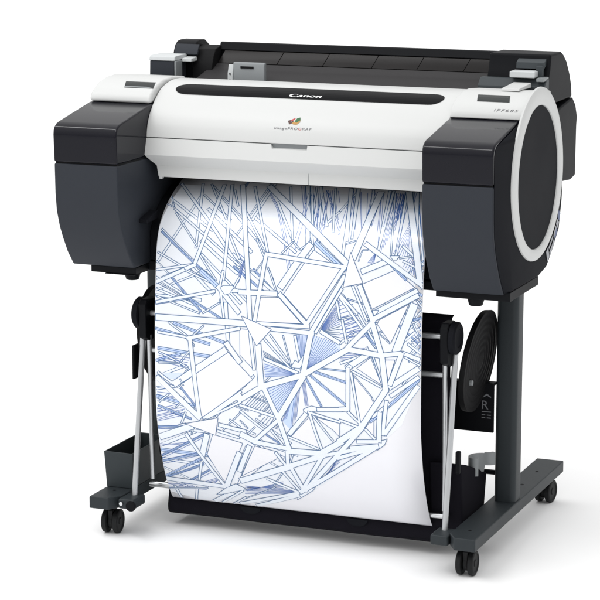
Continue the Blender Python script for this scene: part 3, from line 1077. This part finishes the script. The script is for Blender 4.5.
# grey plate standing in the trough, and the corner box at the left rear
gp = MB().prism([(.262, .944), (.2625, .994), (.265, .9985), (.274, .9985), (.274, .944)], -.226, -.153).build('guide_plate', 'grey', PR, bevel=.0012)
MB().box(-.208, -.178, .2605, .264, .986, .9905).build('slot', 'pit', gp)
MB().prism([(.2605, .944), (.261, .974), (.268, .994), (.272, .944)], -.2385, -.2265).build('side_bracket', 'lightgrey', gp, bevel=.001)
for z in (.960, .973): MB().tube((-.2325, .262, z), (-.2325, .259, z), .0018, n=10).build('screw', 'pit', gp)
cb = MB().prism([(.266, .935), (.269, .9955), (.332, .9955), (.332, .935)], -.4275, -.3685).build('corner_box', 'shell', PR, bevel=.002)
MB().prism([(.2665, .9955), (.269, 1.004), (.273, 1.0065), (.332, 1.0065), (.332, .9955)], -.4285, -.3665).build('box_lid', 'lightgrey', cb, bevel=.002)
MB().box(-.3683, -.3635, .268, .30, .935, .9955).build('box_edge', 'grey', cb, bevel=.001)
MB().prism([(.30, .9915), (.302, .999), (.332, 1.001), (.332, .9915)], -.3663, -.342).build('box_wing', 'lightgrey', cb, bevel=.002)

# ------------------------------------------------------------------ stand
ST = thing('printer_stand', 'dark grey metal stand on casters holding the printer and its paper basket', 'stand', (0, .26, 0))
for sx in (-1, 1):
    x0, x1 = sorted((sx * .3805, sx * .4305))
    # rounded rectangular tube
    v, f = [], []; r = .012; cx, cy = (x0 + x1) / 2, .262; hx, hy = .0235, .026; loop = []
    for qx, qy, a in ((1, 1, 0), (-1, 1, 90), (-1, -1, 180), (1, -1, 270)):
        for i in range(7):
            t = math.radians(a + 15 * i); loop.append((cx + qx * (hx - r) + r * math.cos(t), cy + qy * (hy - r) + r * math.sin(t)))
    m_ = len(loop)
    v = [(x, y, .0903) for x, y in loop] + [(x, y, .5722) for x, y in loop]
    f = [tuple(reversed(range(m_))), tuple(range(m_, 2 * m_))] + [(i, (i + 1) % m_, (i + 1) % m_ + m_, i + m_) for i in range(m_)]
    link('post', v, f, 'steel', ST, smooth=True)
    # foot: channel with a chamfered inner front corner
    xi, xo = sx * .3695, sx * .4325; yf, yb = -.049, .612
    o4 = [(xo, yf), (xo, yb), (xi, yb), (xi, yf + .030), (xi + sx * .018, yf)]
    v = [(x, y, .0635) for x, y in o4] + [(x, y, .090) for x, y in o4]
    f = [tuple(range(5)), tuple(range(9, 4, -1))] + [(i, (i + 1) % 5, (i + 1) % 5 + 5, i + 5) for i in range(5)]
    ft = link('foot', v, f, 'steel', ST, bevel=.0025)
    for y in (.012, .385, .50): MB().tube((sx * .402, y, .0898), (sx * .402, y, .0906), .0034, n=12).build('screw', 'pit', ft)
    br = MB(); x0, x1 = sorted((sx * .3325, sx * .3705)); br.box(x0, x1, -.036, .022, .0655, .0875)
    br.build('rod_bracket', 'steel', ST, bevel=.004)
    if sx < 0:
        MB().tube((-.338, -.036, .075), (-.338, -.043, .075), .0115).build('pivot_knob', 'dark', ST, bevel=.002)
        MB().tube((-.362, -.0365, .0775), (-.362, -.040, .0775), .0045, n=14).build('pivot_pin', 'chrome', ST, bevel=.001)
    MB().tube((sx * .352, -.008, .0655), (sx * .352, -.008, .060), .006).build('bracket_bolt', 'dark', ST)

# casters: one, then copies
def caster_mesh():
    c = thing('caster_pattern', '', '', (0, 0, 0)); return c
cm = MB(); cm.tube((0, 0, .0635), (0, 0, .054), .0085, n=16); cm.box(-.0055, .0055, -.016, .013, .018, .053); cm.tube((-.0052, 0, .027), (.0052, 0, .027), .018, n=24)
cst = cm.build('caster', 'rubber', None, bevel=.002)
cs = MB(); cs.tube((0, 0, .0632), (0, 0, .0575), .0095, n=16); plate = cs.build('swivel_plate', 'lightgrey', None)
whs = []
for sx in (-1, 1):
    w_ = MB().lathe_x(sx * .0125, 0, .0262, [(-.0062, .0205), (-.0062, .0235), (-.0045, .026), (.0045, .026), (.0062, .0235), (.0062, .0205), (.0045, .019), (.0045, .008), (.0062, .007), (.0062, .002)] if sx > 0 else
                          [(.0062, .0205), (.0062, .0235), (.0045, .026), (-.0045, .026), (-.0062, .0235), (-.0062, .0205), (-.0045, .019), (-.0045, .008), (-.0062, .007), (-.0062, .002)], 32).build('wheel', 'rubber', None, smooth=True)
    whs.append(w_)
base_off = -ST.location
first = True
for (x, y, rz) in ((.401, 0, .02), (-.401, 0, .10), (.401, .578, -.12), (-.401, .578, .3)):
    if first: c, ws, p_ = cst, whs, plate
    else:
        c = cst.copy(); COL.objects.link(c)
        ws = []
        for w_ in whs:
            q = w_.copy(); COL.objects.link(q); ws.append(q)
        p_ = plate.copy(); COL.objects.link(p_)
    c.parent = ST; c.location = Vector((x, y, 0)) + base_off; c.rotation_euler = (0, 0, rz)
    for q in ws + [p_]: q.parent = c; q.location = (0, 0, 0)
    first = False

# cross plate and tie bar between the posts
cp = MB(); cp.box(-.379, .379, .2385, .2445, .238, .345); cp.box(-.379, .379, .2445, .262, .339, .345)
cp = cp.build('cross_plate', 'dark', ST, bevel=.0015)
MB().tube((-.380, .262, .146), (.380, .262, .146), .0055, n=14).build('tie_bar', 'dark', ST)
# lettered notice on the plate
tr, w = text_tris('R', .030, 0, 1)
vv, ff = [], []
def flat(pts, y=.2379):
    k = len(vv); vv.extend((x, y, z) for x, z in pts); ff.append(tuple(range(k, k + len(pts))))
for t in tr: flat([(.3535 + x * .9, .2885 + z * .9) for x, z in t])
flat([(.353, .284), (.3735, .284), (.3735, .282), (.353, .282)])
for i in range(2): flat([(.353, .277 - i * .006), (.361, .277 - i * .006), (.361, .275 - i * .006), (.353, .275 - i * .006)]); flat([(.3645, .277 - i * .006), (.3735, .277 - i * .006), (.3735, .275 - i * .006), (.3645, .275 - i * .006)])
flat([(.356, .3165), (.364, .3225), (.373, .3165), (.373, .3135), (.364, .3185), (.356, .3135)])
link('notice', vv, ff, 'signwhite', cp)
# grey cable clip on the right post
P_ = catmull([(.384, .232), (.376, .224), (.362, .220), (.350, .212), (.344, .197), (.347, .182), (.356, .175), (.364, .180)], 5)
vv, ff = [], []; nP = len(P_)
for i_, (xa, ya) in enumerate(P_):
    a_, b_ = P_[max(i_ - 1, 0)], P_[min(i_ + 1, nP - 1)]
    t_ = Vector((b_[0] - a_[0], b_[1] - a_[1])).normalized(); n_ = Vector((-t_.y, t_.x)) * .004
    top_, bot_ = (.199, .172) if xa > .366 else (.197, .158)
    for q_, z_ in (((xa + n_.x, ya + n_.y), bot_), ((xa - n_.x, ya - n_.y), bot_), ((xa - n_.x, ya - n_.y), top_), ((xa + n_.x, ya + n_.y), top_)): vv.append((q_[0], q_[1], z_))
for i_ in range(nP - 1):
    for c_ in range(4): ff.append((i_ * 4 + c_, i_ * 4 + (c_ + 1) % 4, (i_ + 1) * 4 + (c_ + 1) % 4, (i_ + 1) * 4 + c_))
ff += [(3, 2, 1, 0), tuple(nP * 4 - 4 + c_ for c_ in range(4))]
link('cable_clip', vv, ff, 'grey', ST, smooth=True)

# basket: rods, hinges, bars, cloth and flanges
for sx in (-1, 1):
    MB().tube((sx * .3505, .005, .083), (sx * .3505, .062, .452), .0062).build('basket_rod', 'rod', ST, smooth=True)
    MB().tube((sx * .332, .058, .112), (sx * .332, .050, .432), .0052).build('basket_rod', 'rod', ST, smooth=True)
    hb = MB(); hb.prism([(.026, .43), (.024, .50), (.034, .511), (.07, .511), (.085, .50), (.085, .425), (.05, .418)], sx * .328, sx * .346)
    hb = hb.build('hinge_block', 'dark', ST, bevel=.003)
    MB().lathe_x(sx * .3475, .052, .478, [(-.001, .030), (.0, .034), (.010, .034), (.0135, .030), (.0135, .02), (.0115, .018), (.0115, .004)] if sx > 0 else [(.001, .030), (.0, .034), (-.010, .034), (-.0135, .030), (-.0135, .02), (-.0115, .018), (-.0115, .004)], 40).build('hinge_knob', 'panel', ST, smooth=True)
    v = MB(); prof = []
    x = sx * .366
    rib = []
    for i in range(13):
        r = .108 - i * .0075; rib += [(sx * (.0018 if i % 2 else .003), r), (sx * (.0018 if i % 2 else .003), r - .0055)]
    fl = MB().lathe_x(x, .176, .406, [(sx * -.012, .05), (sx * -.009, .107)] + rib, 56)
    fl.v = [(a + sx * .13 * (c - .406), b_, c) for a, b_, c in fl.v]
    fl.build('side_flange', 'pit', ST, smooth=True)
    MB().tube((sx * .354, .118, .372), (sx * .370, .118, .372), .006, n=16).build('flange_bolt', 'grey', ST, bevel=.001)
    if sx < 0: MB().box(-.3745, -.369, .05, .095, .330, .405).build('hinge_bracket', 'dark', ST, bevel=.002)
MB().tube((-.345, .052, .479), (.345, .052, .479), .0062).build('basket_bar', 'rod', ST, smooth=True)
MB().tube((-.332, .056, .398), (.332, .056, .398), .0058).build('basket_bar', 'rod', ST, smooth=True)
MB().tube((-.347, .078, .094), (.336, .078, .094), .0066).build('basket_bar', 'chrome', ST, smooth=True)
CL = catmull([(.105, .515), (.09, .507), (.082, .47), (.082, .40), (.085, .30), (.090, .20), (.0975, .13), (.098, .085), (.092, .058), (.0905, .043), (.096, .031), (.12, .024), (.20, .03), (.26, .06)], 6)
hw = lambda z: .3325 if z > .16 else (.311 + (.0215) * max(0, min(1, (z - .075) / .085)) ** 1.0)
v = []; nx = 40
for (y, z) in CL:
    for i in range(nx + 1):
        u = -1 + 2 * i / nx
        lift = 0
        if False: lift = .014 * max(0, abs(u) - .975) / .025
        v.append((u * hw(z), y + .0012 * math.sin(u * 9 + z * 30), z + lift))
f = [(r * (nx + 1) + c, r * (nx + 1) + c + 1, (r + 1) * (nx + 1) + c + 1, (r + 1) * (nx + 1) + c) for r in range(len(CL) - 1) for c in range(nx)]
cl = link('basket_cloth', v, f, 'cloth', ST, smooth=True)
md = cl.modifiers.new('thick', 'SOLIDIFY'); md.thickness = .0016; md.offset = -1
MB().prism([(.075, .208), (.12, .196), (.256, .147), (.243, .086), (.24, .060), (.10, .05), (.09, .07)], .292, .3615).build('basket_pocket', 'cloth', ST, bevel=.004)
MB().box(.352, .362, .062, .075, .19, .238).build('pocket_tab', 'dark', ST, bevel=.003)
# thumb cut-outs at the paper's lower edge: grey half-round tabs on the cloth
for x in (-.115, .129):
    v = []; 
    for i in range(13):
        t = math.pi + math.pi * i / 12; v.append((x + .0235 * math.cos(t), .0872, .0625 + .0155 * math.sin(t)))
    link('cloth_tab', v, [tuple(range(13))], 'panel', ST)

# ------------------------------------------------------------------ bins beside the stand
def open_bin(name, label, x0, x1, y0, y1, z0, z1, flare, m):
    t = .003
    def loop(ins, z, fl): return [(x0 - fl + ins, y0 - fl + ins, z), (x1 + fl - ins, y0 - fl + ins, z), (x1 + fl - ins, y1 + fl - ins, z), (x0 - fl + ins, y1 + fl - ins, z)]
    v = loop(0, z0, 0) + loop(0, z1, flare) + loop(t, z1, flare) + loop(t, z0 + t, 0)
    f = [(3, 2, 1, 0)] + [(a + i, a + (i + 1) % 4, b + (i + 1) % 4, b + i) for a, b in ((0, 4), (4, 8), (8, 12)) for i in range(4)] + [(12, 13, 14, 15)]
    o = link(name, v, f, m, None, bevel=.001); o['label'] = label; o['category'] = 'bin'; return o
open_bin('open_bin', 'dark grey open box on the left foot, behind the bright rod', -.431, -.3705, .034, .205, .0905, .170, .004, 'bin')
# ------------------------------------------------------------------ the printed sheet
PK = [(.172,.7635),(.14,.751),(.095,.7285),(.056,.70),(.029,.665),(.0155,.62),(.0105,.56),(.0062,.5),(.0028,.41),(.005,.3),(.0125,.245),(.026,.185),(.048,.125),(.072,.084),(.0855,.067)]
_P = Sheet(catmull(PK, 10))
_K = []; k = 0.
while k < _P.S[-1]:
    _K.append(_P.at(0, k, min(1, k / .3) * .0007 * math.sin(24 * k))[1:]); k += .006
_K.append(_P.at(0, _P.S[-1])[1:])
PAPER = Sheet(_K)                       # straight between knots, so the ink and the sheet bend at the same lines
def phw(z): return .297
PS = thing('printed_sheet', 'white paper with blue line drawing hanging out of the printer', 'print', (0, .08, .066))
v = []; ss = PAPER.S; nx = 8
for s_ in ss:
    z = PAPER.at(0, s_)[2]
    for i in range(nx + 1): v.append(PAPER.at((-1 + 2 * i / nx) * phw(z), s_))
f = [(r * (nx + 1) + c, r * (nx + 1) + c + 1, (r + 1) * (nx + 1) + c + 1, (r + 1) * (nx + 1) + c) for r in range(len(ss) - 1) for c in range(nx)]
sh = link('paper', v, f, 'paper', PS, smooth=True)
md = sh.modifiers.new('thick', 'SOLIDIFY'); md.thickness = .0004; md.offset = -1
# ink: 0 pale 1 tint 2 mid 3 soft 4 line 5 fan line 6 paper white
MATS = ['pale', 'tint', 'mid', 'soft', 'line', 'fanl', 'paper']
polys = []
def stroke(x0, y0, x1, y1, w, mi, h):
    d_ = Vector((x1 - x0, y1 - y0)); L = d_.length
    if L < 1e-5: return
    n_ = Vector((-d_.y, d_.x)) / L * (w / 2)
    polys.append((mi, h, [(x0 + n_.x, y0 + n_.y), (x1 + n_.x, y1 + n_.y), (x1 - n_.x, y1 - n_.y), (x0 - n_.x, y0 - n_.y)]))
LW = .00150; hc = 0.; EPS = 1.1e-6
items = []
for ln in INK.split('\n'):
    q = ln.split()
    if not q: continue
    kd = q[0]; a = [int(t) / 10000 for t in q[1:]]
    if kd in 'BDLF': items.append((kd.lower(), [(a[k], a[k + 1]) for k in range(1, len(a), 2)], a[0]))
    elif kd in 'bdlf': items.append((kd, [(a[0], a[1]), (a[2], a[3])], a[4]))
    else: items.append((kd, [(a[k], a[k + 1]) for k in range(0, len(a), 2)], 0))
# bars that meet end to end are drawn as one outline, so their joints stay open
root = list(range(len(items)))
def find(i):
    while root[i] != i: i = root[i]
    return i
joined = {}
bars = [i for i, t in enumerate(items) if t[0] == 'b' and t[2] > .0062]
for ai, i in enumerate(bars):
    for j in bars[ai + 1:]:
        for ei in (0, -1):
            for ej in (0, -1):
                p, q = items[i][1][ei], items[j][1][ej]
                if math.hypot(p[0] - q[0], p[1] - q[1]) < .0085:
                    joined.setdefault(i, set()).add(ei); joined.setdefault(j, set()).add(ej)
                    if abs(i - j) < 60: root[find(i)] = find(j)
order = {}
for i in range(len(items)): order.setdefault(find(i), []).append(i)
def bar(i, h, inner):
    kd, p, w = items[i]; p = list(p)
    for e, n in ((0, 1), (-1, -2)):
        d_ = Vector((p[e][0] - p[n][0], p[e][1] - p[n][1])); L = max(d_.length, 1e-6)
        ext = (w * .32 if e in joined.get(i, ()) else 0) - (LW * .9 if inner else 0)
        p[e] = (p[e][0] + d_.x / L * ext, p[e][1] + d_.y / L * ext)
    ww = max(w - LW * 1.9, w * .28) if inner else w
    for (x0, y0), (x1, y1) in zip(p, p[1:]): stroke(x0, y0, x1, y1, ww, (0 if kd == 'b' else 3) if inner else 4, h)
last = 'b'
for g in sorted(order.values(), key=max):
    kd = items[g[0]][0]
    if kd in 'bd':
        for inner in (False, True):
            for i in g: hc += EPS; bar(i, hc, inner)
        if kd == 'd' and items[g[0]][2] > .0045:
            hc += EPS; p = items[g[0]][1]
            for (x0, y0), (x1, y1) in zip(p, p[1:]): stroke(x0, y0, x1, y1, LW * .8, 5, hc)
    elif kd in 'lf':
        if last not in 'lf': hc += EPS
        p = items[g[0]][1]
        for (x0, y0), (x1, y1) in zip(p, p[1:]): stroke(x0, y0, x1, y1, LW * (.85 if kd == 'l' else .74), 4 if kd == 'l' else 5, hc)
    else:
        hc += EPS; pts = items[g[0]][1]
        polys.append(({'t': 1, 's': 2, 'u': 3, 'p': 6, 'w': 6, 'q': 0}[kd], hc, pts))
        if kd in 'pwq':
            hc += EPS
            for (xa, ya), (xb, yb) in zip(pts, pts[1:] + pts[:1]): stroke(xa, ya, xb, yb, LW * .9, 4, hc)
    last = kd
# keep every ink polygon on the sheet
def onsheet(pts):
    out = []
    for x, s_ in pts:
        s_ = min(max(s_, .002), PAPER.S[-1] - .002); w_ = phw(PAPER.at(0, s_)[2]) - .0008
        out.append((min(max(x, -w_), w_), s_))
    return out
polys = [(m, h, onsheet(p)) for m, h, p in polys]
decal(PAPER, polys, 'line_print', MATS, PS, h=.0003, knots=True)

# ------------------------------------------------------------------ light
w = bpy.data.worlds.new('World'); scene.world = w; w.use_nodes = True
nt = w.node_tree; bg = nt.nodes['Background']
tc = nt.nodes.new('ShaderNodeTexCoord'); sx_ = nt.nodes.new('ShaderNodeSeparateXYZ'); nt.links.new(tc.outputs['Generated'], sx_.inputs[0])
mx_ = nt.nodes.new('ShaderNodeMath'); mx_.operation = 'MAXIMUM'; mx_.inputs[1].default_value = 0; nt.links.new(sx_.outputs['Z'], mx_.inputs[0])
pw = nt.nodes.new('ShaderNodeMath'); pw.operation = 'POWER'; pw.inputs[1].default_value = WORLD[2]; nt.links.new(mx_.outputs[0], pw.inputs[0])
ma = nt.nodes.new('ShaderNodeMath'); ma.operation = 'MULTIPLY_ADD'; ma.inputs[1].default_value = WORLD[1]; ma.inputs[2].default_value = WORLD[0]
nt.links.new(pw.outputs[0], ma.inputs[0])
dt = nt.nodes.new('ShaderNodeVectorMath'); dt.operation = 'DOT_PRODUCT'; dt.inputs[1].default_value = WORLD[3]; nt.links.new(tc.outputs['Generated'], dt.inputs[0])
ad = nt.nodes.new('ShaderNodeMath'); ad.operation = 'ADD'; ad.inputs[1].default_value = 1.; nt.links.new(dt.outputs['Value'], ad.inputs[0])
ml = nt.nodes.new('ShaderNodeMath'); ml.operation = 'MULTIPLY'; nt.links.new(ma.outputs[0], ml.inputs[0]); nt.links.new(ad.outputs[0], ml.inputs[1])
nt.links.new(ml.outputs[0], bg.inputs['Strength'])
bg.inputs['Color'].default_value = (1, 1, 1, 1)

def area(name, loc, target, size, size_y, power, col=(1, 1, 1)):
    l = bpy.data.lights.new(name, 'AREA'); l.shape = 'RECTANGLE'; l.size = size; l.size_y = size_y; l.energy = power; l.color = col
    o = bpy.data.objects.new(name, l); COL.objects.link(o); o.location = loc
    o.rotation_euler = (Vector(target) - Vector(loc)).to_track_quat('-Z', 'Y').to_euler()
    return o
for a_ in LAMPS: area(*a_)

# ------------------------------------------------------------------ camera
cam = bpy.data.cameras.new('camera'); co = bpy.data.objects.new('camera', cam); COL.objects.link(co)
co.location = (1.7786, -4.3529, 1.4652)
co.rotation_euler = (math.radians(90 - 11.125), 0, math.radians(21.834))
cam.sensor_width = 36; cam.lens = 36 * 2332 / 600; cam.clip_end = 200; cam.clip_start = .1
scene.camera = co
scene.render.resolution_x = scene.render.resolution_y = 1024
scene.view_settings.view_transform = 'Standard'; scene.view_settings.look = 'None'
scene.view_settings.exposure = 0; scene.view_settings.gamma = 1
scene.cycles.max_bounces = 8
